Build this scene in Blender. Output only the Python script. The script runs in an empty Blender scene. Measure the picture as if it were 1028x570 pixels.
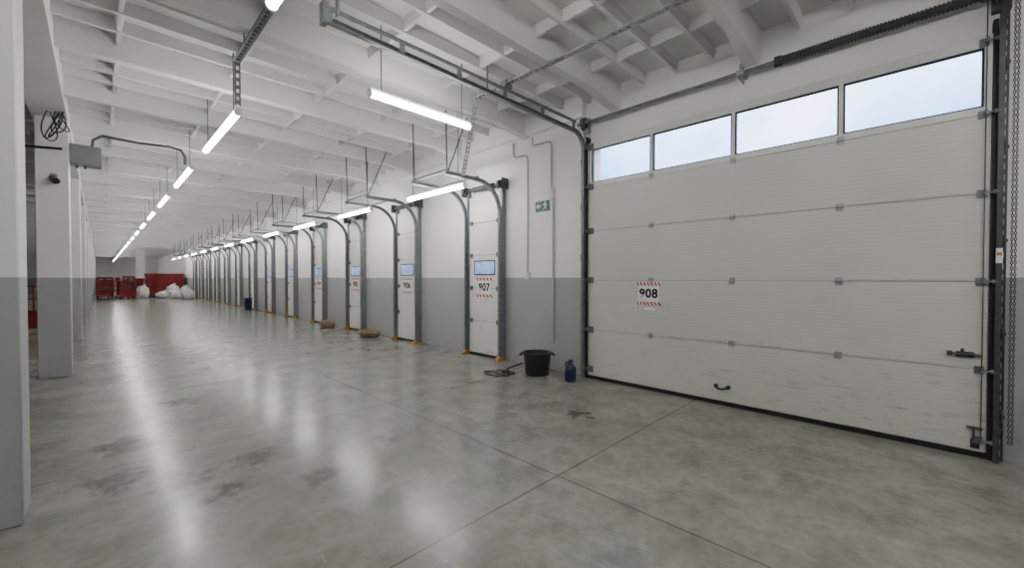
import bpy, bmesh, math, random
from mathutils import Vector, Matrix, noise
random.seed(7)
K = 1.6                      # metres per unit used below (one unit = eye height)
SC = bpy.context.scene
C = SC.collection
W = 3.49; TOP = 2.66; SLAB = 2.845
ROOT = {}
ORD = ['first','second','third','fourth','fifth','sixth','seventh','eighth','ninth','tenth','eleventh','twelfth',
       'thirteenth','fourteenth','fifteenth','sixteenth','seventeenth','eighteenth','nineteenth','twentieth',
       'twenty-first','twenty-second']

# ------------------------------------------------------------------ mesh builder
class MB:
    def __init__(s): s.v = []; s.f = []
    def add(s, vs, fs):
        n = len(s.v); s.v += [tuple(v) for v in vs]; s.f += [tuple(i+n for i in f) for f in fs]; return s
    def hexa(s, p):
        return s.add(p, [(0,3,2,1),(4,5,6,7),(0,1,5,4),(1,2,6,5),(2,3,7,6),(3,0,4,7)])
    def box(s, x0,x1,y0,y1,z0,z1):
        return s.hexa([(x0,y0,z0),(x1,y0,z0),(x1,y1,z0),(x0,y1,z0),(x0,y0,z1),(x1,y0,z1),(x1,y1,z1),(x0,y1,z1)])
    def prism(s, poly, axis, a, b):
        n = len(poly)
        def P(q,t): return (t,q[0],q[1]) if axis=='x' else ((q[0],t,q[1]) if axis=='y' else (q[0],q[1],t))
        vs = [P(q,a) for q in poly]+[P(q,b) for q in poly]
        fs = [tuple(range(n)), tuple(range(2*n-1,n-1,-1))]+[(i,(i+1)%n,n+(i+1)%n,n+i) for i in range(n)]
        return s.add(vs, fs)
    def tube(s, pts, r, n=8, closed=False, caps=True):
        pts = [Vector(p) for p in pts]; m = len(pts); rings = []; u = None
        rr = r if isinstance(r,(list,tuple)) else [r]*m
        for i,p in enumerate(pts):
            if closed: t = (pts[(i+1)%m]-pts[i-1]).normalized()
            else: t = (pts[min(i+1,m-1)]-pts[max(i-1,0)]).normalized()
            if u is None:
                a = Vector((0,0,1)) if abs(t.z)<.9 else Vector((1,0,0))
                u = a.cross(t).normalized()
            else: u = (u-t*u.dot(t)).normalized()
            w = t.cross(u)
            rings.append([p+(u*math.cos(2*math.pi*k/n)+w*math.sin(2*math.pi*k/n))*rr[i] for k in range(n)])
        vs = [v for rg in rings for v in rg]; fs = []
        for i in range(m if closed else m-1):
            j = (i+1)%m
            for k in range(n): fs.append((i*n+k,i*n+(k+1)%n,j*n+(k+1)%n,j*n+k))
        if caps and not closed:
            fs.append(tuple(range(n-1,-1,-1))); fs.append(tuple(range((m-1)*n,m*n)))
        return s.add(vs, fs)
    def sweep(s, pts, prof, y):            # path in the XZ plane, profile (a along Y, b along the in-plane normal)
        m = len(pts); n = len(prof); vs = []
        for i,p in enumerate(pts):
            a = pts[max(i-1,0)]; b = pts[min(i+1,m-1)]
            tx,tz = b[0]-a[0], b[1]-a[1]; L = math.hypot(tx,tz); tx/=L; tz/=L
            for (q,w) in prof: vs.append((p[0]-tz*w, y+q, p[1]+tx*w))
        fs = [(i*n+k,i*n+(k+1)%n,(i+1)*n+(k+1)%n,(i+1)*n+k) for i in range(m-1) for k in range(n)]
        fs += [tuple(range(n-1,-1,-1)), tuple(range((m-1)*n,m*n))]
        return s.add(vs, fs)
    def lathe(s, prof, cx, cy, n=28, axis='z'):
        vs = []
        for (r,z) in prof:
            for k in range(n):
                a = 2*math.pi*k/n; vs.append((cx+r*math.cos(a), cy+r*math.sin(a), z))
        m = len(prof); fs = [(i*n+k,i*n+(k+1)%n,(i+1)*n+(k+1)%n,(i+1)*n+k) for i in range(m-1) for k in range(n)]
        fs += [tuple(range(n-1,-1,-1)), tuple(range((m-1)*n,m*n))]
        return s.add(vs, fs)
    def blob(s, cx, cy, z0, sx, sy, sz, e=.7, seed=0, amp=.06, nu=20, nv=12, rz=0):
        def sg(c): return math.copysign(abs(c)**e, c)
        vs = []; ca, sa = math.cos(rz), math.sin(rz)
        for i in range(nv+1):
            la = -math.pi/2+math.pi*i/nv
            for k in range(nu):
                lo = 2*math.pi*k/nu
                p = Vector((sg(math.cos(la))*sg(math.cos(lo)), sg(math.cos(la))*sg(math.sin(lo)), sg(math.sin(la))))
                d = 1+amp*noise.noise(p*2.2+Vector((seed*7.3,seed*3.1,0)))*2
                x,y,z = p.x*d*sx/2, p.y*d*sy/2, max(0,(p.z*d*.5+.47))*sz
                vs.append((cx+x*ca-y*sa, cy+x*sa+y*ca, z0+z))
        fs = [(i*nu+k,i*nu+(k+1)%nu,(i+1)*nu+(k+1)%nu,(i+1)*nu+k) for i in range(nv) for k in range(nu)]
        return s.add(vs, fs)
    def slotted(s, p0, p1, side, up, w, t, pitch):   # perforated strip: two rails and rungs
        p0 = Vector(p0); p1 = Vector(p1); side = Vector(side).normalized(); up = Vector(up).normalized()
        d = p1-p0; L = d.length; d.normalize()
        def bar(a,b,o0,o1):
            q = []
            for tt in (0,t):
                for (l,o) in ((a,o0),(b,o0),(b,o1),(a,o1)): q.append(p0+d*l+side*o+up*tt)
            s.hexa(q)
        bar(0,L,-w/2,-w*.25); bar(0,L,w*.25,w/2)
        k = 0
        while k*pitch < L:
            bar(k*pitch, min(L,k*pitch+pitch*.45), -w*.26, w*.26); k += 1
        return s
    def build(s, name, mat, parent=None, base=(0,0,0), smooth=False, bevel=0, seg=2, weld=False):
        off = ROOT[parent.name] if parent else base
        me = bpy.data.meshes.new(name)
        me.from_pydata([((x-off[0])*K,(y-off[1])*K,(z-off[2])*K) for x,y,z in s.v], [], s.f)
        bm = bmesh.new(); bm.from_mesh(me)
        if weld: bmesh.ops.remove_doubles(bm, verts=bm.verts, dist=1e-5)
        bmesh.ops.recalc_face_normals(bm, faces=bm.faces)
        if bevel: bmesh.ops.bevel(bm, geom=list(bm.edges), offset=bevel*K, segments=seg, affect='EDGES', clamp_overlap=True)
        bm.to_mesh(me); bm.free()
        if smooth or bevel:
            for p in me.polygons: p.use_smooth = True
            me.set_sharp_from_angle(angle=math.radians(38))
        me.materials.append(mat)
        o = bpy.data.objects.new(name, me); C.objects.link(o)
        if parent: o.parent = parent
        else: o.location = (off[0]*K, off[1]*K, off[2]*K)
        ROOT[o.name] = off
        return o

def tag(o, label=None, cat=None, group=None, kind=None):
    if label: o['label'] = label
    if cat: o['category'] = cat
    if group: o['group'] = group
    if kind: o['kind'] = kind
    return o
def thing(name, label, cat, base, group=None, kind=None):
    o = bpy.data.objects.new(name, None); C.objects.link(o)
    o.empty_display_size = .1
    o.location = (base[0]*K, base[1]*K, base[2]*K); ROOT[o.name] = base
    return tag(o, label, cat, group, kind)
def copy_tree(o, parent=None):
    c = o.copy(); C.objects.link(c)
    if parent: c.parent = parent
    for ch in list(o.children): copy_tree(ch, c)
    return c
def move_copy(o, dx, dy, dz, name=None, rz=0):
    c = copy_tree(o); b = ROOT[o.name]; nb = (b[0]+dx, b[1]+dy, b[2]+dz)
    c.location = (nb[0]*K, nb[1]*K, nb[2]*K)
    if rz: c.rotation_euler = (0,0,rz)
    if name: c.name = name
    ROOT[c.name] = nb
    return c
def text_into(mb, body, size, x, yc, zc, bold=.02):
    cu = bpy.data.curves.new('t','FONT'); cu.body = body; cu.size = size
    cu.align_x = 'CENTER'; cu.align_y = 'CENTER'; cu.offset = bold*size; cu.extrude = .001
    cu.space_character = 1.08
    ob = bpy.data.objects.new('t', cu); C.objects.link(ob)
    bpy.context.view_layer.update()
    me = bpy.data.meshes.new_from_object(ob.evaluated_get(bpy.context.evaluated_depsgraph_get()))
    for j,(sy,szz) in enumerate(((-1,-1),(1,-1),(-1,1),(1,1))):          # four slightly shifted strikes give heavy digits
        q = .016*size
        mb.add([(x-v.co.z-.0001*j, yc-v.co.x+sy*q, zc+v.co.y+szz*q) for v in me.vertices], [tuple(p.vertices) for p in me.polygons])
    bpy.data.objects.remove(ob); bpy.data.curves.remove(cu); bpy.data.meshes.remove(me)

# ------------------------------------------------------------------ materials
def new_mat(name):
    m = bpy.data.materials.new(name); m.use_nodes = True
    nt = m.node_tree; b = nt.nodes['Principled BSDF']
    return m, nt, b
def nd(nt, t, **kw):
    n = nt.nodes.new(t)
    for k,v in kw.items():
        if k.startswith('i_'):
            key = k[2:]; key = int(key) if key.isdigit() else key
            n.inputs[key].default_value = v
        else: setattr(n,k,v)
    return n
def mth(nt, op, a, b=None, c=None, clamp=False):
    n = nt.nodes.new('ShaderNodeMath'); n.operation = op; n.use_clamp = clamp
    for i,x in enumerate((a,b,c)):
        if x is None: continue
        if isinstance(x,(int,float)): n.inputs[i].default_value = x
        else: nt.links.new(x, n.inputs[i])
    return n.outputs[0]
def mixc(nt, fac, a, b, mode='MIX'):
    n = nt.nodes.new('ShaderNodeMix'); n.data_type = 'RGBA'; n.blend_type = mode
    for s,x in ((n.inputs[0],fac),(n.inputs[6],a),(n.inputs[7],b)):
        if isinstance(x,(int,float)): s.default_value = x
        elif isinstance(x,tuple): s.default_value = x if len(x)==4 else (*x,1)
        else: nt.links.new(x,s)
    return n.outputs[2]
def ramp(nt, val, lo, hi, smooth=False):
    n = nt.nodes.new('ShaderNodeMapRange')
    if smooth and lo < hi: n.interpolation_type = 'SMOOTHSTEP'
    n.inputs[1].default_value = lo; n.inputs[2].default_value = hi
    nt.links.new(val, n.inputs[0]); return n.outputs[0]
def simple(name, col, rough=.5, metal=0, var=.08, scale=6, bump=0, bscale=60):
    m, nt, b = new_mat(name); L = nt.links
    geo = nd(nt,'ShaderNodeNewGeometry')
    n = nd(nt,'ShaderNodeTexNoise', i_Scale=scale, i_Detail=2.0); L.new(geo.outputs['Position'], n.inputs['Vector'])
    dark = tuple(c*(1-var*2) for c in col); lite = tuple(min(1,c*(1+var)) for c in col)
    L.new(mixc(nt, ramp(nt,n.outputs['Fac'],.3,.7), dark, lite), b.inputs['Base Color'])
    b.inputs['Roughness'].default_value = rough; b.inputs['Metallic'].default_value = metal
    if bump:
        n2 = nd(nt,'ShaderNodeTexNoise', i_Scale=bscale, i_Detail=2.0); L.new(geo.outputs['Position'], n2.inputs['Vector'])
        bp = nd(nt,'ShaderNodeBump', i_Strength=bump, i_Distance=.01); L.new(n2.outputs['Fac'], bp.inputs['Height'])
        L.new(bp.outputs[0], b.inputs['Normal'])
    return m
def emissive(name, col, strength, base=(.8,.8,.8)):
    m, nt, b = new_mat(name)
    n = nd(nt,'ShaderNodeTexNoise', i_Scale=3.0, i_Detail=0.0)
    nt.links.new(mixc(nt, n.outputs['Fac'], base, tuple(c*.97 for c in base)), b.inputs['Base Color'])
    b.inputs['Emission Color'].default_value = (*col,1); b.inputs['Emission Strength'].default_value = strength
    b.inputs['Roughness'].default_value = .4
    return m
def painted(name, white, grey):              # white above eye height, grey dado below
    m, nt, b = new_mat(name); L = nt.links
    geo = nd(nt,'ShaderNodeNewGeometry'); sp = nd(nt,'ShaderNodeSeparateXYZ'); L.new(geo.outputs['Position'], sp.inputs[0])
    n = nd(nt,'ShaderNodeTexNoise', i_Scale=1.3, i_Detail=3.0); L.new(geo.outputs['Position'], n.inputs['Vector'])
    f = ramp(nt, n.outputs['Fac'], .3, .75)
    wc = mixc(nt, f, tuple(c*.95 for c in white), white); gc = mixc(nt, f, tuple(c*.90 for c in grey), grey)
    n3 = nd(nt,'ShaderNodeTexNoise', i_Scale=9.0, i_Detail=4.0); L.new(geo.outputs['Position'], n3.inputs['Vector'])
    low = mth(nt,'MULTIPLY', ramp(nt,sp.outputs[2],.45,.0), ramp(nt,n3.outputs['Fac'],.5,.75), clamp=True)
    gc = mixc(nt, mth(nt,'MULTIPLY',low,.5), gc, (.2,.19,.17))
    L.new(mixc(nt, mth(nt,'GREATER_THAN', sp.outputs[2], K*1.0+.005), gc, wc), b.inputs['Base Color'])
    b.inputs['Roughness'].default_value = .55
    return m

M = {}
M['wall'] = painted('painted_wall', (.86,.86,.855), (.39,.395,.40))
M['ceil'] = simple('ceiling_paint', (.70,.70,.69), .7, 0, .03, 1.2)
M['galv'] = simple('galvanised_steel', (.40,.41,.42), .42, .5, .12, 14)
M['mid'] = simple('grey_steel_track', (.20,.21,.22), .42, .3, .12, 14)
M['dkgalv'] = simple('dull_steel', (.07,.075,.08), .45, .3, .12, 14)
M['black'] = simple('black_rubber', (.014,.014,.016), .55, 0, .1, 8)
M['blackplastic'] = simple('black_plastic', (.018,.018,.02), .38, 0, .1, 8)
M['white'] = simple('white_plastic', (.74,.74,.73), .45, 0, .03)
M['alu'] = simple('white_aluminium', (.70,.70,.68), .4, .1, .03)
M['pipe'] = simple('grey_conduit_plastic', (.50,.50,.495), .45, 0, .04)
M['grey'] = simple('grey_plastic', (.30,.31,.32), .5, 0, .04)
M['darkwall'] = simple('shade_toned_wall', (.11,.11,.115), .6, 0, .05)  # dark tone stands in for the shade of the unlit left bay
M['red'] = simple('red_paint', (.19,.004,.006), .5, 0, .24, 4)
M['bred'] = simple('sign_red', (.50,.015,.02), .5, 0, .03)
M['paper'] = simple('sign_paper', (.84,.84,.83), .5, 0, .02)
M['ink'] = simple('sign_ink', (.008,.008,.01), .5, 0, .02)
M['green'] = simple('exit_green', (.0,.085,.036), .45, 0, .03)
M['blue'] = simple('blue_plastic', (.010,.030,.13), .4, 0, .1)
M['navy'] = simple('navy_plastic', (.008,.020,.065), .38, 0, .1)
M['brown'] = simple('brown_sack', (.19,.135,.085), .9, 0, .2, 14, .6, 40)
M['soil'] = simple('dark_mortar', (.05,.048,.045), .9, 0, .3, 30, .8, 40)
M['bag'] = simple('white_woven_bag', (.72,.72,.71), .6, 0, .08, 8, .5, 12)
M['yellow'] = simple('yellow_orange_paint', (.48,.22,.02), .5, 0, .15, 20)
M['tube'] = emissive('lit_tube', (1,.985,.95), 52)

def door_panel(name, col, scrape=False):
    m, nt, b = new_mat(name); L = nt.links
    geo = nd(nt,'ShaderNodeNewGeometry'); sp = nd(nt,'ShaderNodeSeparateXYZ'); L.new(geo.outputs['Position'], sp.inputs[0])
    n = nd(nt,'ShaderNodeTexNoise', i_Scale=1.1, i_Detail=3.0); L.new(geo.outputs['Position'], n.inputs['Vector'])
    c = mixc(nt, ramp(nt,n.outputs['Fac'],.3,.7), tuple(x*.94 for x in col), col)
    mp = nd(nt,'ShaderNodeMapping'); mp.inputs['Scale'].default_value = (1,2.2,8); L.new(geo.outputs['Position'], mp.inputs['Vector'])
    n2 = nd(nt,'ShaderNodeTexNoise', i_Scale=1.6, i_Detail=6.0); L.new(mp.outputs[0], n2.inputs['Vector'])
    low = mth(nt,'MULTIPLY', ramp(nt,sp.outputs[2],1.3,.5), ramp(nt,n2.outputs['Fac'],.60,.72), clamp=True)
    c = mixc(nt, mth(nt,'MULTIPLY',low,.28), c, (.22,.21,.19))
    if scrape:                                # small dark scuffs low down, centre to right
        mp2 = nd(nt,'ShaderNodeMapping'); mp2.inputs['Scale'].default_value = (1,3.6,17); mp2.inputs['Rotation'].default_value = (.10,0,0); L.new(geo.outputs['Position'], mp2.inputs['Vector'])
        n3 = nd(nt,'ShaderNodeTexNoise', i_Scale=1.6, i_Detail=7.0, i_Roughness=.67); L.new(mp2.outputs[0], n3.inputs['Vector'])
        q = mth(nt,'MULTIPLY', ramp(nt,sp.outputs[2],.95,.55), ramp(nt,sp.outputs[1],1.9,.9), clamp=True)
        q = mth(nt,'MULTIPLY', q, ramp(nt,n3.outputs['Fac'],.59,.67))
        c = mixc(nt, mth(nt,'MULTIPLY',q,.45), c, (.10,.097,.09))
    # fine moulded grooves
    fr = mth(nt,'FRACT', mth(nt,'DIVIDE', sp.outputs[2], .040))
    gr = mth(nt,'LESS_THAN', fr, .18)
    c = mixc(nt, mth(nt,'MULTIPLY',gr,.13), c, (.25,.245,.225))
    L.new(c, b.inputs['Base Color'])
    bp = nd(nt,'ShaderNodeBump', i_Strength=.12, i_Distance=.004); L.new(mth(nt,'SUBTRACT',1.0,gr), bp.inputs['Height']); L.new(bp.outputs[0], b.inputs['Normal'])
    b.inputs['Roughness'].default_value = .42
    return m
M['panel'] = door_panel('door_panel_grey_white', (.645,.64,.60), True)
M['panel_w'] = door_panel('door_panel_white', (.78,.78,.765))

def glass(name):
    m = bpy.data.materials.new(name); m.use_nodes = True; nt = m.node_tree; nt.nodes.clear()
    o = nd(nt,'ShaderNodeOutputMaterial'); t = nd(nt,'ShaderNodeBsdfTransparent'); t.inputs[0].default_value = (.93,.95,.97,1)
    g = nd(nt,'ShaderNodeBsdfGlossy'); g.inputs['Roughness'].default_value = .05
    mx = nd(nt,'ShaderNodeMixShader'); lw = nd(nt,'ShaderNodeLayerWeight'); lw.inputs[0].default_value = .1
    nt.links.new(lw.outputs['Fresnel'], mx.inputs[0]); nt.links.new(t.outputs[0], mx.inputs[1]); nt.links.new(g.outputs[0], mx.inputs[2])
    nt.links.new(mx.outputs[0], o.inputs[0]); return m
M['glass'] = glass('window_glass')
def small_pane():
    m, nt, b = new_mat('glowing_acrylic_pane'); L = nt.links
    geo = nd(nt,'ShaderNodeNewGeometry'); n = nd(nt,'ShaderNodeTexNoise', i_Scale=4.0, i_Detail=2.0); L.new(geo.outputs['Position'], n.inputs['Vector'])
    c = mixc(nt, ramp(nt,n.outputs['Fac'],.35,.65), (.11,.24,.55), (.42,.60,.92))
    b.inputs['Base Color'].default_value = (.1,.14,.2,1); b.inputs['Roughness'].default_value = .3
    L.new(c, b.inputs['Emission Color']); b.inputs['Emission Strength'].default_value = 1.1  # pane glows by itself in place of daylight; solid wall behind it
    return m
M['pane_s'] = small_pane()

def floor_mat():
    m, nt, b = new_mat('polished_concrete'); L = nt.links
    geo = nd(nt,'ShaderNodeNewGeometry'); P = geo.outputs['Position']; sp = nd(nt,'ShaderNodeSeparateXYZ'); L.new(P, sp.inputs[0])
    def nz(sc, det=2.0, rough=.5):
        n = nd(nt,'ShaderNodeTexNoise', i_Scale=sc, i_Detail=det, i_Roughness=rough); L.new(P, n.inputs['Vector']); return n
    a = nz(.42,2.0); bb = nz(1.1,5.0,.6); cc = nz(13,4.0,.6); fine = nz(4.5,6.0,.65); mid = nz(2.3,6.0,.65)
    col = mixc(nt, ramp(nt,a.outputs['Fac'],.25,.75,True), (.196,.198,.174), (.268,.270,.243))
    col = mixc(nt, mth(nt,'MULTIPLY',ramp(nt,bb.outputs['Fac'],.32,.72,True),.6), col, (.328,.330,.301))
    col = mixc(nt, mth(nt,'MULTIPLY',ramp(nt,mid.outputs['Fac'],.42,.68,True),.60), col, (.145,.145,.125))
    col = mixc(nt, mth(nt,'MULTIPLY',ramp(nt,fine.outputs['Fac'],.45,.72,True),.38), col, (.108,.107,.092))
    col = mixc(nt, mth(nt,'MULTIPLY',ramp(nt,cc.outputs['Fac'],.4,.75,True),.30), col, (.097,.096,.084))
    # pale scuffs: stretched noise
    mp = nd(nt,'ShaderNodeMapping'); mp.inputs['Scale'].default_value = (1.2,.35,1); mp.inputs['Rotation'].default_value = (0,0,.5); L.new(P, mp.inputs['Vector'])
    sc = nd(nt,'ShaderNodeTexNoise', i_Scale=5.0, i_Detail=6.0, i_Roughness=.7); L.new(mp.outputs[0], sc.inputs['Vector'])
    col = mixc(nt, mth(nt,'MULTIPLY',ramp(nt,sc.outputs['Fac'],.54,.72,True),.38), col, (.41,.41,.385))
    # irregular damp stains
    wob = nd(nt,'ShaderNodeVectorMath', operation='MULTIPLY_ADD'); L.new(fine.outputs['Color'], wob.inputs[0])
    wob.inputs[1].default_value = (.75,.75,0); L.new(P, wob.inputs[2])
    mask = None
    for (x,y,r) in ((.13,3.34,.21),(.62,2.59,.16),(.05,2.80,.17),(.28,2.58,.15),(.49,4.21,.18),(.80,2.15,.12),(.1,5.6,.27),(2.5,1.75,.10),(.9,6.5,.27),(.42,2.30,.13),(1.25,2.3,.10)):
        d = nd(nt,'ShaderNodeVectorMath', operation='DISTANCE'); L.new(wob.outputs[0], d.inputs[0])
        d.inputs[1].default_value = (x*K+.375, y*K+.375, 0)
        q = ramp(nt, d.outputs['Value'], r*K, r*K*.45)
        mask = q if mask is None else mth(nt,'MAXIMUM',mask,q)
    mask = mth(nt,'MULTIPLY', mask, ramp(nt,cc.outputs['Fac'],.2,.5), clamp=True)
    col = mixc(nt, mth(nt,'MULTIPLY',mask,.78), col, (.050,.047,.038))
    # saw-cut joints
    j1 = mth(nt,'LESS_THAN', mth(nt,'ABSOLUTE', mth(nt,'SUBTRACT',sp.outputs[0],1.62*K)), .008)
    fr = mth(nt,'FRACT', mth(nt,'ADD', mth(nt,'DIVIDE', mth(nt,'SUBTRACT',sp.outputs[1],1.28*K), 1.72*K), 50.5))
    j2 = mth(nt,'LESS_THAN', mth(nt,'MULTIPLY', mth(nt,'ABSOLUTE', mth(nt,'SUBTRACT',fr,.5)), 1.72*K), .008)
    j = mth(nt,'MAXIMUM', j1, j2)
    col = mixc(nt, mth(nt,'MULTIPLY',j,.64), col, (.05,.048,.04))
    L.new(col, b.inputs['Base Color'])
    rg = mth(nt,'ADD', mth(nt,'MULTIPLY', ramp(nt,fine.outputs['Fac'],.3,.7), .10), .16)
    L.new(rg, b.inputs['Roughness'])
    b.inputs['Specular IOR Level'].default_value = .45
    return m
M['floor'] = floor_mat()

# ------------------------------------------------------------------ the setting
XL = -4.5; YF = -4.0; YB = 46.0
def struct(name, mb, mat, label, cat, base=(0,0,0), **kw):
    return tag(mb.build(name, mat, None, base, **kw), label, cat, None, 'structure')
struct('floor', MB().box(XL,W+.15,YF,YB,-.1,0), M['floor'], 'stained polished grey concrete floor with saw-cut joints', 'floor')
D0, D1, DT = -.265, 2.315, 2.325             # opening of the wide door
wr = MB()
wr.box(W,W+.15,D1,YB,0,SLAB); wr.box(W,W+.15,YF,D0,0,SLAB); wr.box(W,W+.15,D0,D1,DT,SLAB)
wr.box(W-.07,W+.01,D1+.08,YB,2.62,SLAB)   # small edge beam under the ceiling
struct('wall_right', wr, M['wall'], 'white wall with grey dado that carries the numbered roller doors', 'wall')
struct('wall_back', MB().box(XL,W+.15,YB,YB+.1,0,SLAB), M['wall'], 'far end wall at the vanishing end of the hall', 'wall')
struct('wall_left', MB().box(XL-.1,XL,YF,YB+.1,0,SLAB), M['darkwall'], 'wall on the far side of the column row, coloured dark for the unlit bay', 'wall')
struct('wall_front', MB().box(XL,W+.15,YF-.1,YF,0,SLAB), M['wall'], 'wall at the near end of the hall', 'wall')
ce = MB()
ce.box(XL-.1,W+.15,YF-.1,YB+.1,SLAB,SLAB+.1)
y = .90-1.16*4
while y < YB:
    ce.prism([(y-.066,SLAB+.01),(y-.038,TOP),(y+.038,TOP),(y+.066,SLAB+.01)], 'x', XL, W)
    ce.hexa([(W-.5,y-.038,TOP+.005),(W-.001,y-.050,TOP-.06),(W-.001,y+.050,TOP-.06),(W-.5,y+.038,TOP+.005),
             (W-.5,y-.050,TOP+.1),(W-.001,y-.070,TOP+.1),(W-.001,y+.070,TOP+.1),(W-.5,y+.050,TOP+.1)])
    for ym in (y+.29,y+.58,y+.87):
        ce.prism([(ym-.026,SLAB+.01),(ym-.013,SLAB-.085),(ym+.013,SLAB-.085),(ym+.026,SLAB+.01)], 'x', XL, W)
    y += 1.16
x = XL+.3
while x < W:
    ce.prism([(x-.026,SLAB+.01),(x-.012,SLAB-.075),(x+.012,SLAB-.075),(x+.026,SLAB+.01)], 'y', YF, YB); x += .72
ce.box(-.455,-.21,YF,YB,2.60,SLAB+.01)      # girder on the column row
struct('ceiling', ce, M['ceil'], 'white precast concrete ceiling with deep beams and closely spaced ribs', 'ceiling')

# columns
cy = [2.560]+[6.13+3.48*k for k in range(12)]
near = ['square column at the left picture edge, nearest the camera', 'square column carrying the small black camera and the grey junction box']
for k,yy in enumerate(cy):
    xe = -.225 if k == 0 else -.205
    wd_ = .25 if k == 0 else .23
    mb = MB().box(xe-wd_,xe,yy,yy+.25,0,2.6)
    o = mb.build('column', M['wall'], None, (xe-.125,yy+.125,0), bevel=.006, seg=1)
    lab = near[k] if k < 2 else 'square white and grey column, %s from the camera in the left row' % ORD[k]
    tag(o, lab, 'column', 'columns of the left row')
tag(MB().box(1.5,1.85,31.5,31.85,0,TOP).build('column', M['wall'], None, (1.67,31.67,0), bevel=.006, seg=1),
    'lone square white column standing behind the red containers', 'column')

# ------------------------------------------------------------------ wide door (908)
XP0, XP1 = 3.435, 3.485
d = thing('door_1', 'wide grey-white overhead sectional door numbered 908 with a row of windows', 'door', (3.46,1.02,0), None, 'structure')
zs = [.03,.49,.98,1.465,1.90,2.33]
for i in range(4):
    mb = MB().box(XP0,XP1,D0-.02,D1+.02,zs[i]+.0015,zs[i+1]-.0015)
    o = mb.build('section', M['panel'], d, bevel=.0045, seg=2)
tg = MB()
for zc in zs[1:5]: tg.box(XP0+.012,XP1-.006,D0-.015,D1+.015,zc-.02,zc+.02)
tg.build('joint_tongue', M['grey'], d)
ys = [D0-.02,-.255,.363,1.01,1.67,2.29,D1+.02]
fr = MB()
z0, z1 = zs[4]+.0015, zs[5]; wz0, wz1 = 1.942, 2.268
fr.box(XP0,XP1,ys[0],ys[6],z0,wz0); fr.box(XP0,XP1,ys[0],ys[6],wz1,z1)
fr.box(XP0,XP1,ys[0],ys[1],wz0,wz1); fr.box(XP0,XP1,ys[5],ys[6],wz0,wz1)
for q in ys[2:5]: fr.box(XP0,XP1,q-.012,q+.012,wz0,wz1)
wf = tag(fr.build('window_frame', M['alu'], d), 'white framed row of four windows in the top section')
gk = MB()
for i in range(1,5):
    a,b_ = ys[i]+(.012 if i>1 else 0), ys[i+1]-(.012 if i<4 else 0); t=.009
    gk.box(XP0+.004,XP0+.03,a,b_,wz0,wz0+t); gk.box(XP0+.004,XP0+.03,a,b_,wz1-t,wz1); gk.box(XP0+.004,XP0+.03,a,a+t,wz0,wz1); gk.box(XP0+.004,XP0+.03,b_-t,b_,wz0,wz1)
gk.build('gasket', M['black'], wf)
for i in range(1,5):
    MB().box(XP0+.018,XP0+.022,ys[i]+.008,ys[i+1]-.008,wz0+.002,wz1-.002).build('pane', M['glass'], wf)
MB().box(XP0-.004,XP1,D0-.02,D1+.02,.001,.032).build('bottom_seal', M['black'], d)
for s in (D1+.02, D0-.04):
    MB().box(XP0-.01,XP1,s,s+.02,0,2.40).build('side_seal', M['black'], d)
def hinge_mb(yc, zc, w=.020, hgt=.025):
    mb = MB()
    mb.box(XP0-.005,XP0,yc-w,yc+w,zc+.004,zc+hgt); mb.box(XP0-.005,XP0,yc-w,yc+w,zc-hgt,zc-.004)
    mb.tube([(XP0-.007,yc-w,zc),(XP0-.007,yc+w,zc)], .0065, 8)
    for q in (-.55,.55): mb.tube([(XP0-.008,yc+q*w,zc+.016),(XP0-.004,yc+q*w,zc+.016)], .004, 6)
    return mb
for zc in zs[1:5]:
    for yc in (.363,1.01,1.67): hinge_mb(yc,zc).build('hinge', M['galv'], d)
for zc in [.10]+zs[1:5]+[2.29]:
    for yc,sgn,q in ((D1-.02,1,1),(D0+.012,-1,.68)):
        mb = MB(); mb.box(XP0-.012,XP0,yc-.028*q,yc+.028*q,zc-.03*q,zc+.03*q)
        mb.box(XP0-.045,XP0,yc+sgn*.008,yc+sgn*.016,zc-.02*q,zc+.02*q)
        mb.tube([(XP0-.03,yc,zc),(XP0-.03,yc+sgn*.06,zc)], .006, 8)
        mb.tube([(XP0-.03,yc+sgn*.04,zc),(XP0-.03,yc+sgn*.06,zc)], .02*q, 12)
        mb.build('roller_bracket', M['mid'], d)
def arc_path(xv, zb, zc, r, xe, zt, n=10):
    pts = [(xv,zb),(xv,zc)]
    for i in range(1,n+1):
        a = math.pi/2*i/n
        pts.append((xv-r*(1-math.cos(a)), zc+r*math.sin(a)))
    pts.append((xe,zt)); return pts
def uprof(w, t, dpt, sgn=1):
    p = [(-w/2,-dpt/2),(w/2,-dpt/2),(w/2,-dpt/2+t),(-w/2+t,-dpt/2+t),(-w/2+t,dpt/2-t),(w/2,dpt/2-t),(w/2,dpt/2),(-w/2,dpt/2)]
    return [(sgn*a,b) for a,b in p]
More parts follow.
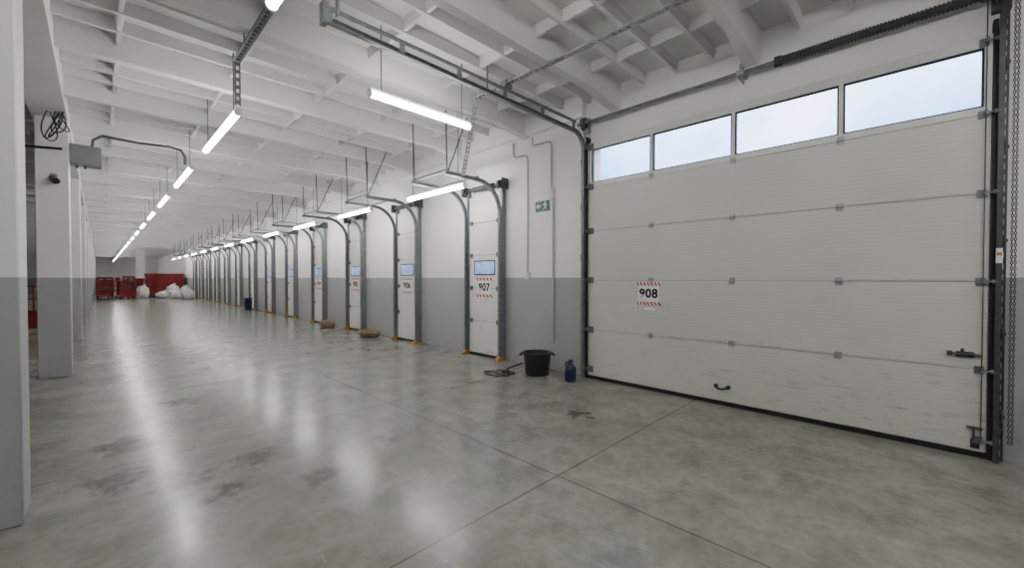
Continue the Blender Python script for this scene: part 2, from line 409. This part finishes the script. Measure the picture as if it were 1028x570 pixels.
for yc,sgn in ((D1+.055,-1),(D0-.05,1)):
    tm = M['mid'] if sgn < 0 else M['dkgalv']
    mb = MB().sweep(arc_path(XP0-.03,0.0,2.27,.16,.92,2.45), uprof(.032 if sgn<0 else .022,.005,.032 if sgn<0 else .026,sgn), yc)
    mb.build('track', tm , d, smooth=True)
    mb = MB()
    mb.box(.90,3.26,yc-.016,yc-.011,2.498,2.525); mb.box(.90,3.26,yc-.016,yc+.016,2.520,2.525)   # second rail above the level run
    xx = .92
    while xx < 3.25: mb.box(xx-.02,xx+.02,yc-.019,yc-.014,2.44,2.52); xx += .46
    mb.box(.885,.915,yc-.03,yc+.03,2.42,2.54)
    mb.build('upper_rail', M['mid'], d)
    wm = M['galv'] if sgn < 0 else M['dkgalv']
    mb = MB().slotted((XP0+.02,yc-.012*sgn,0),(XP0+.02,yc-.012*sgn,2.58),(0,1,0),(-1,0,0),.035,.006,.06)
    mb.box(XP0+.01,W,yc-.035,yc+.035,2.45,2.60)
    for zz in (.25,.7,1.2,1.7,2.15):
        mb.box(XP0-.05,W,yc-sgn*.018-.003,yc-sgn*.018+.003,zz-.03,zz+.03)
        mb.tube([(XP0-.02,yc-sgn*.03,zz),(XP0-.02,yc-sgn*.01,zz)],.010,6)
    mb.build('wall_angle', wm, d)
    mb = MB()
    mb.slotted((.97,yc,2.5),(.97,yc,SLAB),(0,1,0),(1,0,0),.04,.008,.06)
    mb.build('ceiling_hanger', M['galv'], d)
ZS = 2.535; XS = 3.40
MB().tube([(XS,D0-.14,ZS),(XS,D1+.12,ZS)], .015, 10).build('shaft', M['mid'], d, smooth=True)
mb = MB()
yv = -.24
while yv < .69:
    mb.tube([(XS,yv,ZS),(XS,yv+.010,ZS)], .030, 14); yv += .0175
mb.tube([(XS,-.25,ZS),(XS,.70,ZS)], .024, 14)
mb.tube([(XS,.69,ZS),(XS,.73,ZS)], .036, 14); mb.tube([(XS,-.27,ZS),(XS,-.24,ZS)], .036, 14)
mb.build('torsion_spring', M['dkgalv'], d, smooth=True)
for yc in (D1+.045, D0-.055):
    mb = MB().tube([(XS,yc-.02,ZS),(XS,yc+.02,ZS)], .05, 18)
    mb.box(XS-.01,W,yc+.022,yc+.028,ZS-.06,ZS+.06)
    mb.build('cable_drum', M['dkgalv'], d, smooth=True)
mb = MB()
for yc in (D1-.005, D0+.003): mb.tube([(XP0-.018,yc,.09),(XP0-.018,yc,2.5)], .0028, 5)
mb.build('lifting_cable', M['dkgalv'], d)
mb = MB().box(XS-.01,W,.95,.958,ZS-.05,ZS+.07); mb.box(XS-.02,W,.93,.978,ZS-.02,ZS+.02)
mb.build('shaft_bearing', M['galv'], d)
# hand chain
mb = MB()
for yc in (-.370,-.358):
    z = .12; k = 0
    while z < 2.53:
        lk = []
        for q in range(8):
            a = 2*math.pi*q/8; u = .0040*math.cos(a); w_ = .0095*math.sin(a)
            lk.append((XS+ (u if k%2 else 0), yc+(0 if k%2 else u), z+w_))
        mb.tube(lk, .0017, 4, closed=True); z += .0155; k += 1
mb.tube([(XS,-.380,ZS),(XS,-.347,ZS)], .06, 18)
mb.build('hand_chain', M['dkgalv'], d)
st = tag(MB().box(XP0-.047,XP0-.044,D0-.062,D0-.038,1.08,1.16).build('warning_sticker', M['paper'], d), 'narrow white and yellow sticker on the right track')
MB().box(XP0-.0478,XP0-.046,D0-.059,D0-.041,1.12,1.138).build('yellow_patch', M['yellow'], st)
# handle, latch, bottom bracket
mb = MB()
for q in (1.03,1.12): mb.tube([(XP0,q,.148),(XP0-.012,q,.148)],.016,10)
mb.tube([(XP0-.006,1.03,.15),(XP0-.03,1.037,.146),(XP0-.042,1.055,.138),(XP0-.045,1.075,.135),(XP0-.042,1.095,.138),(XP0-.03,1.113,.146),(XP0-.006,1.12,.15)], .0075, 8)
tag(mb.build('pull_handle', M['navy'], d, smooth=True), 'dark navy bow handle near the bottom of the door')
mb = MB().box(XP0-.008,XP0,-.235,-.165,.555,.585)
mb.tube([(XP0-.018,-.265,.572),(XP0-.018,-.13,.572)], .006, 8); mb.box(XP0-.032,XP0,-.195,-.183,.558,.602); mb.box(XP0-.03,XP0-.008,-.15,-.13,.56,.585)
mb.build('slide_latch', M['dkgalv'], d)
mb = MB().box(XP0-.006,XP0,-.26,-.225,.05,.10); mb.tube([(XP0-.015,-.27,.165),(XP0-.015,-.21,.168)], .006, 10); mb.box(XP0-.022,XP0,-.24,-.232,.10,.172)
mb.build('bottom_bracket', M['dkgalv'], d)

def number_sign(parent, num, yc, zc, w, hgt, x, n=7):
    bd = MB().box(x-.004,x,yc-w*.45,yc+w*.45,zc-hgt*.35,zc+hgt*.35).build('number_sign', M['paper'], parent)
    tag(bd, 'white sheet between red striped bands reading %s' % num)
    bh = hgt*.155; bw = w*1.1; sw = bw/n
    wb = MB(); mb = MB()
    for zb in (zc-hgt/2, zc+hgt/2-bh):
        wb.box(x-.0044,x,yc-bw/2-.004,yc+bw/2+.004,zb,zb+bh)
        for k in range(n):
            a = yc-bw/2+k*sw
            mb.add([(x-.0052,a,zb+.001),(x-.0052,a+sw*.52,zb+.001),(x-.0052,min(yc+bw/2,a+sw*1.1),zb+bh-.001),(x-.0052,min(yc+bw/2,a+sw*.58),zb+bh-.001)],[(0,1,2,3)])
    wb.build('band', M['paper'], bd)
    mb.build('band_stripes', M['bred'], bd)
    tb = MB(); text_into(tb, num, hgt*.53, x-.0055, yc, zc, .010)
    tb.build('number', M['ink'], bd)
number_sign(d, '908', 1.69, .86, .215, .205, XP0-.001)
tag(MB().box(XP0-.004,XP0,1.63,1.73,.715,.742).build('notice', M['paper'], d), 'small white paper strip below the number sign')

# ------------------------------------------------------------------ narrow doors
Y0 = 3.60; DS = 1.85
ZR = 2.125
def small_door():
    d = thing('door_2', '', 'door', (3.46,Y0+.3,0), 'narrow numbered loading doors', 'structure')
    z = [.03,.45,.87,1.29,1.71,2.05]
    for i in range(5):
        MB().box(XP0+.01,XP1,Y0+.0,Y0+.60,z[i]+.003,z[i+1]-.003).build('section', M['panel_w'], d, bevel=.004, seg=1)
    MB().box(XP0+.005,XP1,Y0+.005,Y0+.595,.001,.03).build('bottom_seal', M['black'], d)
    a,b_,c,e = Y0+.10,Y0+.50,1.035,1.225; t=.016; fr = MB()
    fr.prism([(a+.008,c),(b_-.008,c),(b_,c+.008),(b_,e-.008),(b_-.008,e),(a+.008,e),(a,e-.008),(a,c+.008)],'x',XP0+.006,XP0+.0115)
    f = tag(fr.build('window_frame', M['dkgalv'], d), 'thin dark window frame')
    MB().box(XP0+.004,XP0+.008,a+t,b_-t,c+t,e-t).build('pane', M['pane_s'], f)
    for zc in z[1:5]:
        for yc in (Y0+.05,Y0+.55):
            mb = MB().box(XP0-.004,XP0+.01,yc-.02,yc+.02,zc-.028,zc+.028); mb.tube([(XP0-.006,yc-.02,zc),(XP0-.006,yc+.02,zc)],.007,6)
            mb.build('hinge', M['mid'], d)
    for yc,sgn in ((Y0-.022,1),(Y0+.622,-1)):
        MB().sweep(arc_path(XP0-.028,.05,ZR-.36,.36,2.60,ZR), uprof(.034,.006,.042,sgn), yc).build('track', M['mid'], d, smooth=True)
        mb = MB().box(XP0-.003,W,yc-.018,yc+.018,0,2.18); mb.box(XP0-.034,W,yc-.016*sgn-.003,yc-.016*sgn+.003,.0,1.65)
        for zz in (.5,1.0,1.5): mb.box(XP0-.038,XP0,yc-.020,yc+.020,zz-.02,zz+.02)
        mb.build('wall_angle', M['mid'], d)
        mb = MB().prism([(XP0-.09,0),(XP0-.005,0),(XP0-.005,.05),(XP0-.05,.05),(XP0-.09,.02)],'y',yc-.026,yc+.026)
        mb.build('foot_guard', M['yellow'], d)
        mb = MB().tube([(2.63,yc,ZR),(2.61,yc,SLAB)],.008,5)
        if sgn > 0: mb.tube([(2.64,yc,ZR+.02),(2.94,yc+.03,SLAB-.02)],.007,5)
        mb.build('ceiling_hanger', M['dkgalv'], d)
    mb = MB().box(2.62,2.64,Y0-.05,Y0+.65,ZR+.020,ZR+.028); mb.box(2.62,2.624,Y0-.05,Y0+.65,ZR+.020,ZR+.042)
    mb.build('rear_crossbar', M['mid'], d)
    mb = MB().box(3.04,3.06,Y0-.05,Y0+.65,ZR+.020,ZR+.028); mb.box(3.056,3.06,Y0-.05,Y0+.65,ZR+.020,ZR+.045)
    mb.build('front_crossbar', M['mid'], d)
    mb = MB().tube([(XS,Y0-.10,2.13),(XS,Y0+.70,2.13)],.015,8); mb.tube([(XS,Y0+.08,2.13),(XS,Y0+.46,2.13)],.034,10)
    for yc in (Y0-.05,Y0+.61): mb.tube([(XS,yc,2.13),(XS,yc+.035,2.13)],.050,14)
    mb.box(XS-.02,W,Y0-.085,Y0-.078,2.07,2.2); mb.box(XS-.02,W,Y0+.678,Y0+.685,2.07,2.2)
    mb.build('torsion_shaft', M['dkgalv'], d, smooth=True)
    return d
sd = small_door()
ND = 13
doors = [sd]
for k in range(1,ND): doors.append(move_copy(sd, 0, DS*k, 0, 'door_%d' % (k+2)))
for k,o in enumerate(doors):
    if k == 0: o['label'] = 'narrow white overhead door numbered 907, nearest the wide door'
    else: o['label'] = 'narrow white overhead door, %s in line from the wide door' % ORD[k]
    if k < 4: number_sign(o, str(907-k), Y0+DS*k+.3, .88, .30, .25, XP0+.008, 5)

# ------------------------------------------------------------------ tube lights
def fixture(name, label, x, y, z, L, axis, group, top=SLAB, rods=True):
    base = (x,y,z); t = thing(name, label, 'light', base, group)
    def pr(mb, poly, a, b):
        if axis=='y': mb.prism([(x+p,z+q) for p,q in poly],'y',y+a,y+b)
        else: mb.prism([(y+p,z+q) for p,q in poly],'x',x+a,x+b)
        return mb
    r = .025
    pr(MB(), [(-.011,.021),(.011,.021),(.011,.042),(-.011,.042)], -L/2, L/2).build('housing', M['white'], t)
    pr(MB(), [(r*math.cos(a*math.pi/4+.39),r*math.sin(a*math.pi/4+.39)) for a in range(8)], -L/2+.012, L/2-.012).build('diffuser', M['tube'], t, smooth=True)
    for s in (-1,1):
        pr(MB(), [(1.08*r*math.cos(a*math.pi/5),1.08*r*math.sin(a*math.pi/5)) for a in range(10)], s*L/2-.012, s*L/2+.012).build('end_cap', M['white'], t)
        if rods:
            q = s*L*.40
            p = (x,y+q) if axis=='y' else (x+q,y)
            MB().tube([(p[0],p[1],z+.036),(p[0],p[1],top)], .005, 6).build('hanger_rod', M['mid'], t)
    return t
LR = 1.40
XA = .785
r1 = fixture('tube_light', 'lit tube light, first wholly visible one in the aisle row', XA, 4.53, 2.31, LR, 'y', 'tube lights over the aisle')
for k in range(1,18):
    c = move_copy(r1, 0, 2.3*k, 0)
    c['label'] = 'lit tube light, %s wholly visible one in the aisle row' % ORD[k]
r2 = fixture('tube_light', 'lit tube light above door 907, first in the row along the doors', 2.87, 4.17, 2.03, 1.18, 'y', 'tube lights above the doors')
for k in range(1,12):
    c = move_copy(r2, 0, 2.22*k, 0)
    c['label'] = 'lit tube light, %s from the wide door in the row above the narrow doors' % ORD[k]
bl = fixture('tube_light', 'lit tube light set crosswise, hanging largest in the middle of the view', 1.84, 2.80, 2.325, .93, 'x', None)
for (dx,dy,lab) in ((0.0,-3.55,'unseen lit crosswise tube light added before the wide door, behind the camera'),(-2.2,-4.9,'unseen lit crosswise tube light added at the near end of the hall')):  # unseen fixtures added to light the wide door and column faces
    c = move_copy(bl, dx, dy, 0); c['label'] = lab
c = move_copy(r1, -.19, -3.01, 0); c['label'] = 'lit aisle tube light cut off by the top edge beside the cable tray'
c = move_copy(r1, 0, -5.6, 0); c['label'] = 'unseen lit aisle tube light added behind the camera'  # unseen, added to carry the row on and light the near end
c = move_copy(r1, 1.9, -6.6, 0); c['label'] = 'unseen lit tube light added nearest the near end wall'  # unseen, added as extra light from behind the camera

# ------------------------------------------------------------------ overhead trays and conduits
t = thing('cable_tray', 'perforated metal cable tray dropping to the first aisle light', 'cable tray', (.75,2.4,2.64))
MB().slotted((.75,1.0,2.635),(.75,3.68,2.635),(1,0,0),(0,0,1),.05,.018,.055).build('tray', M['mid'], t)
MB().slotted((.755,3.68,2.64),(.785,3.82,2.36),(1,0,0),(0,1,0),.04,.012,.055).build('drop', M['mid'], t)
for yy in (1.1,2.3,3.45): MB().tube([(.75,yy,2.65),(.75,yy,SLAB)],.006,6).build('hanger_rod', M['mid'], t)
t = thing('support_rail', 'perforated steel rail crossing above the track of the wide door', 'rail', (2.33,1.7,2.56))
MB().slotted((2.33,-.45,2.56),(2.33,2.80,2.56),(1,0,0),(0,0,1),.05,.012,.05).build('rail', M['galv'], t)
MB().slotted((2.36,2.78,2.555),(2.80,3.52,2.11),(1,-.7,0),(0,0,1),.04,.008,.06).build('brace', M['galv'], t)
for yy in (.4,2.6):
    MB().tube([(2.33,yy,2.565),(2.33,yy,SLAB)],.007,6).build('hanger_rod', M['mid'], t)
MB().box(2.29,2.37,2.34,2.40,2.53,2.585).build('clamp', M['mid'], t)
def conduit(pts, r, label, mat='white', base=None, name='conduit', n=10):
    o = MB().tube(pts, r, n).build(name, M[mat], None, base or pts[0], smooth=True)
    return tag(o, label, name.replace('_',' '))
def bend(a, c, b, r=.07):      # rounded corner
    a,b,c = Vector(a),Vector(b),Vector(c); p=(c+(a-c).normalized()*r); q=(c+(b-c).normalized()*r)
    return [tuple(p*(1-t)**2+c*2*t*(1-t)+q*t*t) for t in (0,.2,.4,.6,.8,1)]
X = W-.011
U=(X,3.42,2.60); A=(X,3.42,2.42); B=(X,3.19,2.42); Cc=(X,3.19,1.065)
conduit([U]+bend(U,A,B)+bend(A,B,Cc)+[Cc], .0088, 'grey wall conduit bending down from the ceiling beside door 907', 'pipe')
U=(X,3.12,2.60); A=(X,3.12,2.50); B=(X,2.84,2.50); Cc=(X,2.84,1.985)
conduit([U]+bend(U,A,B,.05)+bend(A,B,Cc)+[Cc], .0088, 'grey wall conduit running down to the small box by the exit sign', 'pipe')
conduit([(X-.002,2.81,1.855),(X-.002,2.81,.30)], .0125, 'grey straight conduit running down the wall behind the black tub', 'pipe')
mb = MB().box(W-.035,W+.002,2.79,2.86,1.86,1.98)
o = mb.build('junction_box', M['white'], None, (W-.02,2.83,1.9), bevel=.006); tag(o, 'small white junction box on the wall right of the exit sign', 'junction box')
o = MB().box(W-.03,W+.002,3.15,3.23,.99,1.06).build('wall_socket', M['white'], None, (W-.015,3.19,1.03), bevel=.006); tag(o, 'small white socket at the end of the conduit beside door 907', 'socket')

# exit sign
t = thing('exit_sign', 'green exit sign with white arrow and running figure', 'sign', (W-.01,2.97,1.80))
MB().box(W-.016,W,2.875,3.065,1.745,1.855).build('board', M['green'], t)
mb = MB(); xs = W-.0175
def quad(pts): mb.add([(xs,2.97-a,1.80+b_) for a,b_ in pts],[tuple(range(len(pts)))])
quad([(-.086,0),(-.052,.036),(-.052,-.036)]); quad([(-.052,.012),(-.018,.012),(-.018,-.012),(-.052,-.012)])
mb.build('arrow', M['paper'], t)
mb = MB()
quad([(.046+.011*math.cos(i*math.pi/4),.038+.011*math.sin(i*math.pi/4)) for i in range(8)])
quad([(.032,.025),(.062,.025),(.057,-.008),(.041,-.008)]); quad([(.041,-.006),(.052,-.006),(.030,-.046),(.019,-.042)]); quad([(.046,-.006),(.058,-.006),(.078,-.042),(.067,-.046)])
quad([(.032,.025),(.038,.015),(.018,.004),(.012,.012)]); quad([(.062,.025),(.056,.015),(.076,.0),(.082,.008)])
mb.build('running_figure', M['paper'], t)

# column two: junction box, conduit, camera, cables
t = thing('junction_box', 'grey junction box on the side of the second column', 'junction box', (-.06,6.25,2.1))
MB().box(-.21,.03,6.15,6.35,2.18,2.38).build('housing', M['grey'], t, bevel=.008)
MB().box(-.18,.01,6.142,6.152,2.20,2.36).build('cover', M['grey'], t, bevel=.004)
for xx in (-.15,-.09): MB().tube([(xx,6.25,2.18),(xx,6.25,2.15)],.012,8).build('cable_gland', M['blackplastic'], t)
pts = [(-.04,6.25,2.385),(-.03,6.25,2.47),(.04,6.25,2.53),(.32,6.25,2.52),(.60,6.25,2.54),(.70,6.25,2.52),(.74,6.27,2.46),(.745,6.30,2.37)]
conduit(pts, .014, 'dark flexible conduit running from the grey box to the second aisle light', 'dkgalv')
conduit([(-.25,6.125,2.30),(-.6,6.11,2.26),(-1.0,6.10,2.27),(-1.6,6.12,2.3)], .012, 'dark cable leading left from the second column', 'black', name='cable')
mb = MB()
for q in range(5):
    pts = []
    for i in range(15):
        a = i/14
        pts.append((-.32+.05*math.sin(a*6+q)+.02*q, 5.9+.05*math.cos(a*5+q*2), 2.602-.30*math.sin(math.pi*a)*(1-.1*q)+.0))
    mb.tube(pts, .0055, 5)
tag(mb.build('hanging_cable', M['black'], None, (-.32,5.9,2.6), smooth=True), 'tangle of black cable hanging from the girder beside the second column', 'cable')
t = thing('security_camera', 'small black security camera on the front of the second column', 'camera', (-.31,6.13,1.98))
MB().box(-.335,-.285,6.115,6.132,1.97,2.04).build('mount', M['grey'], t, bevel=.004)
MB().tube([(-.31,6.115,2.0),(-.31,6.08,1.985)],.012,8).build('arm', M['blackplastic'], t)
MB().tube([(-.31,6.09,1.99),(-.29,6.01,1.95)],[.028,.031],12).build('body', M['blackplastic'], t, smooth=True)

# ------------------------------------------------------------------ things on the floor by the doors
bx, by = 3.20, 2.80
t = thing('tub', 'black plastic mortar tub on the floor against the wall', 'tub', (bx,by,0))
prof = [(.118,0),(.122,.008),(.145,.212),(.155,.214),(.155,.230),(.142,.232),(.138,.222),(.116,.012)]
MB().lathe(prof,bx,by).build('body', M['blackplastic'], t, smooth=True)
MB().lathe([(.13,.10),(.125,.125),(.06,.135),(.01,.14)],bx,by).build('contents', M['soil'], t, smooth=True)
for s in (-1,1):
    a = Vector((.703,-.711))*s
    p = [(bx+a.x*.152-a.y*.04,by+a.y*.152+a.x*.04,.218),(bx+a.x*.178-a.y*.03,by+a.y*.178+a.x*.03,.202),(bx+a.x*.178+a.y*.03,by+a.y*.178-a.x*.03,.202),(bx+a.x*.152+a.y*.04,by+a.y*.152-a.x*.04,.218)]
    MB().tube(p,.009,8).build('handle', M['blackplastic'], t, smooth=True)
jx, jy = 3.20, 2.37
t = thing('jug', 'dark blue plastic jug standing between the black tub and the wide door', 'jug', (jx,jy,0))
mb = MB(); mb.blob(jx,jy,0,.09,.11,.15,.45,3,.02,24,14,rz=.6)
mb.build('body', M['navy'], t, smooth=True)
MB().lathe([(.04,.125),(.032,.155),(.018,.175),(.018,.19)],jx,jy+.0,16).build('neck', M['navy'], t, smooth=True)
MB().lathe([(.021,.183),(.021,.206),(.017,.21),(.004,.21)],jx,jy,16).build('cap', M['blue'], t, smooth=True)
MB().tube([(jx,jy+.02,.172),(jx+.01,jy+.055,.178),(jx+.01,jy+.066,.15),(jx,jy+.05,.118)],.008,8).build('handle', M['navy'], t, smooth=True)
pts = []
for i in range(70):
    a = i/69
    ang = a*math.pi*2*2.6; r = .06+.05*math.sin(a*9)
    pts.append((2.86+ .12*math.sin(a*2.2)+r*math.cos(ang)*.9, 3.10-.10*a+r*1.5*math.sin(ang), .008+.012*(i%7==3)))
pts += [(3.05,3.12,.008),(3.2,3.2,.008),(3.35,3.24,.008),(3.465,3.26,.009)]
tag(MB().tube(pts,.0065,6).build('power_cable', M['black'], None, (2.95,3.0,0), smooth=True), 'loose black cable coiled on the floor left of the tub', 'cable')
def sack(x,y,sx,sy,sz,rz,lab,seed,mat='brown',grp=None,name='sack'):
    t = thing(name, lab, 'sack', (x,y,0), grp)
    MB().blob(x,y,0,sx,sy,sz,.72,seed,.10,30,16,rz).build('body', M[mat], t, smooth=True)
    c,s = math.cos(rz),math.sin(rz)
    mb = MB(); mb.hexa([(x-s*b_+c*a,y+c*b_+s*a,z) for z in (sz*.2,sz*.4) for a,b_ in ((-sx*.25,sy*.42),(sx*.25,sy*.42),(sx*.34,sy*.58),(-sx*.34,sy*.58))])
    mb.build('folded_end', M[mat], t)
sack(3.24,6.62,.25,.42,.125,.1,'rounded tan sack by the wall between the second and third narrow doors',1)
sack(3.23,8.45,.26,.40,.15,-.1,'rounded tan sack lying by the wall beyond the third narrow door',2)
t = thing('bin', 'blue plastic bin standing against the wall far down the row of doors', 'bin', (3.24,14.75,0))
MB().prism([(3.15,14.65),(3.33,14.65),(3.33,14.85),(3.15,14.85)],'z',0,.34).build('body', M['navy'], t, bevel=.02)
MB().box(3.135,3.345,14.635,14.865,.34,.385).build('lid', M['blue'], t, bevel=.012)

# ------------------------------------------------------------------ far end: red machines, white bags
def skip(lab, x0,x1,y0,y1,z0,z1,tp=.05):
    t = thing('container', lab, 'container', ((x0+x1)/2,(y0+y1)/2,0))
    def rect(a,b,c,e,z): return [(a,c,z),(b,c,z),(b,e,z),(a,e,z)]
    w=.04
    vs = rect(x0+tp,x1-tp,y0+tp*.6,y1-tp*.6,z0)+rect(x0,x1,y0,y1,z1)+rect(x0+w,x1-w,y0+w,y1-w,z1)+rect(x0+tp+w,x1-tp-w,y0+tp+w,y1-tp-w,z0+.05)
    fs = [(3,2,1,0),(12,13,14,15)]
    for L in (0,4,8):
        for k in range(4): fs.append((L+k,L+(k+1)%4,L+4+(k+1)%4,L+4+k))
    MB().add(vs,fs).build('body', M['red'], t)
    mb = MB(); mb.box(x0-.03,x1+.03,y0-.04,y0+.03,z1-.07,z1+.02); mb.box(x0-.03,x1+.03,y1-.03,y1+.04,z1-.07,z1+.02)
    mb.box(x0-.03,x0+.04,y0,y1,z1-.07,z1+.02); mb.box(x1-.04,x1+.03,y0,y1,z1-.07,z1+.02)
    mb.build('rim', M['red'], t)
    n = max(3,int((x1-x0)/.3))
    for k in range(n+1):
        f = k/n; xb = x0+tp+(x1-x0-2*tp)*f; xt = x0+.04+(x1-x0-.08)*f
        MB().hexa([(xb-.025,y0+tp*.6-.035,z0),(xb+.025,y0+tp*.6-.035,z0),(xb+.025,y0+tp*.6+.01,z0),(xb-.025,y0+tp*.6+.01,z0),
                   (xt-.025,y0-.035,z1-.05),(xt+.025,y0-.035,z1-.05),(xt+.025,y0+.01,z1-.05),(xt-.025,y0+.01,z1-.05)]).build('rib', M['red'], t)
    for xx in (x0+tp+.08,x1-tp-.08):
        MB().box(xx-.05,xx+.05,y0+tp,y1-tp,0,z0).build('skid', M['dkgalv'], t)
    return t
def press(lab, x0,x1,y0,y1,h):
    t = thing('baling_press', lab, 'machine', ((x0+x1)/2,(y0+y1)/2,0))
    MB().box(x0,x1,y0,y1,.14,h*.72).build('body', M['red'], t)
    MB().box(x0+.06,x1-.06,y0-.015,y0+.01,.24,h*.60).build('hatch', M['dkgalv'], t)
    for xx in (x0,x1-.07):
        MB().box(xx,xx+.07,y0+.05,y0+.14,h*.72,h).build('upright', M['red'], t)
        MB().box(xx-.01,xx+.08,y0-.04,y1,0,.14).build('skid', M['black'], t)
    MB().box(x0,x1,y0+.04,y0+.16,h*.9,h).build('head_beam', M['red'], t)
    xm = (x0+x1)/2
    MB().tube([(xm,y0+.1,h*.72),(xm,y0+.1,h*.92)],.06,12).build('ram', M['dkgalv'], t, smooth=True)
    MB().box(x0+.02,x1-.02,y0+.4,y1-.05,h*.72,h*.86).build('hopper', M['dkgalv'], t)
    MB().box(x1,x1+.06,y0+.05,y0+.25,h*.4,h*.7).build('control_box', M['grey'], t)
    return t
press('dark red press with open upright frame, leftmost at the far end of the aisle', -.10,.50,28.6,29.8,1.05)
press('dark red press with open upright frame, beside the lone column', .84,1.34,29.4,30.6,1.10)
skip('long dark red ribbed container by the door wall at the far end', 1.80,3.30,29.0,30.8,.12,1.22)
skip('low dark red container in front of the lone column, behind the single white bag', 1.42,1.72,30.6,31.25,.12,.95)
skip('small dark red container squeezed between the two presses', .62,.78,30.2,31.2,.12,1.02)
def flat_trolley(lab,x0,y0,w,l,bar):
    t = thing('platform_trolley', lab, 'trolley', (x0+w/2,y0+l/2,0))
    MB().box(x0,x0+w,y0,y0+l,.16,.22).build('deck', M['red'], t, bevel=.01)
    MB().tube([(x0+.02,y0+.05,.22),(x0+.02,y0+.05,bar),(x0+w-.02,y0+.05,bar),(x0+w-.02,y0+.05,.22)],.025,8).build('push_bar', M['red'], t, smooth=True)
    MB().box(x0+.03,x0+w-.03,y0+.04,y0+.07,.30,.36).build('cross_rail', M['red'], t)
    for xx in (x0+.08,x0+w-.08):
        for yy in (y0+.1,y0+l-.1):
            MB().tube([(xx-.02,yy,.08),(xx+.02,yy,.08)],.08,14).build('wheel', M['black'], t, smooth=True)
flat_trolley('low red platform trolley in front of the leftmost press',-.12,26.1,.50,.9,.55)
def bigbag(x,y,sx,sy,sz,seed,lab):
    t = thing('bulk_bag', lab, 'bag', (x,y,0), 'white bags at the far end')
    MB().blob(x,y,0,sx,sy,sz,.72,seed,.15,28,18,seed).build('body', M['bag'], t, smooth=True)
    MB().tube([(x,y,sz*.86),(x+.03,y,sz*.97),(x+.09,y-.03,sz*1.06)],[.16*sx,.07*sx,.12*sx],10).build('tied_neck', M['bag'], t, smooth=True)
bigbag(1.50,27.2,.52,.48,.60,11,'white bulk bag standing alone left of the other white bags')
bigbag(2.18,26.2,.46,.44,.34,12,'lowest white bag at the left end of the heap by the door wall')
bigbag(2.56,25.3,.46,.44,.42,13,'bulging white bag, front of the heap by the door wall')
bigbag(2.66,27.2,.54,.48,.66,14,'tallest white bag, at the back of the heap by the door wall')
bigbag(2.98,24.6,.42,.42,.44,15,'white bag at the right front of the heap')
bigbag(2.98,25.9,.46,.44,.54,17,'white bag in the middle of the heap, nearer the door wall')
bigbag(3.14,26.8,.34,.40,.60,18,'white bag at the back of the heap closest to the door wall')
# red cage trolleys
def cage(lab, cx, cyy):
    t = thing('cage_trolley', lab, 'trolley', (cx,cyy,0))
    fx0,fx1,fy0,fy1 = cx-.3,cx+.3,cyy-.3,cyy+.3
    MB().box(fx0,fx1,fy0,fy1,.12,.15).build('deck', M['red'], t)
    MB().box(fx0+.02,fx1-.02,fy0,fy0+.02,.15,.42).build('front_panel', M['red'], t)
    mb = MB()
    for k in range(5):
        xx = fx0+(fx1-fx0)*k/4; mb.tube([(xx,fy1,.15),(xx,fy1,.85)],.016,6)
    for zz in (.4,.62,.85): mb.tube([(fx0,fy1,zz),(fx1,fy1,zz)],.016,6)
    for xx in (fx0,fx1): mb.tube([(xx,fy0,.15),(xx,fy0,.85),(xx,fy1,.85)],.016,6)
    mb.build('cage', M['red'], t)
    for xx in (fx0+.06,fx1-.06):
        for yy in (fy0+.06,fy1-.06): MB().tube([(xx-.015,yy,.06),(xx+.015,yy,.06)],.06,12).build('wheel', M['black'], t)
    return t
cg = cage('red tubular cage trolley behind the column row', -.85, 11.2)
c = move_copy(cg, 1.70, 15.7, 0, rz=.4); c['label'] = 'red cage trolley turned at an angle, just left of the single white bag'
c = move_copy(cg, 1.10, 16.6, 0, rz=-.2); c['label'] = 'red cage trolley behind the platform trolley at the far end'
c = move_copy(cg, 1.83, 17.2, 0, rz=.15); c['label'] = 'red cage trolley in front of the press beside the lone column'
c = move_copy(cg, 2.60, 17.2, 0, rz=.05); c['label'] = 'red cage trolley just behind the single white bag'

# ------------------------------------------------------------------ sky outside
wd = bpy.data.worlds.new('sky'); SC.world = wd; wd.use_nodes = True; nt = wd.node_tree
bg = nt.nodes['Background']; tc = nd(nt,'ShaderNodeTexCoord'); mp = nd(nt,'ShaderNodeMapping'); mp.inputs['Scale'].default_value=(1,1,2.2)
nt.links.new(tc.outputs['Generated'], mp.inputs[0])
n = nd(nt,'ShaderNodeTexNoise', i_Scale=2.0, i_Detail=4.0); nt.links.new(mp.outputs[0], n.inputs['Vector'])
spz = nd(nt,'ShaderNodeSeparateXYZ'); nt.links.new(tc.outputs['Generated'], spz.inputs[0])
fz = mth(nt,'ADD', mth(nt,'MULTIPLY', ramp(nt,spz.outputs[2],.25,.47), .7), mth(nt,'MULTIPLY', ramp(nt,n.outputs['Fac'],.42,.66), .45), clamp=True)
sky = mixc(nt, fz, (.42,.88,2.1), (4.2,4.5,4.9))
nt.links.new(mixc(nt, ramp(nt,spz.outputs[2],.08,.22), (.24,.235,.22), sky), bg.inputs[0])   # dull ground below the skyline
bg.inputs[1].default_value = 2.4

# ------------------------------------------------------------------ camera
cam = bpy.data.cameras.new('camera'); co = bpy.data.objects.new('camera', cam); C.objects.link(co)
cam.sensor_width = 36; cam.sensor_fit = 'HORIZONTAL'; cam.lens = 36*410/1028; cam.clip_start = .02; cam.clip_end = 300
co.location = (0,0,K*1.0)
co.rotation_euler = (math.radians(90-.84), 0, math.radians(-45.3))
SC.camera = co
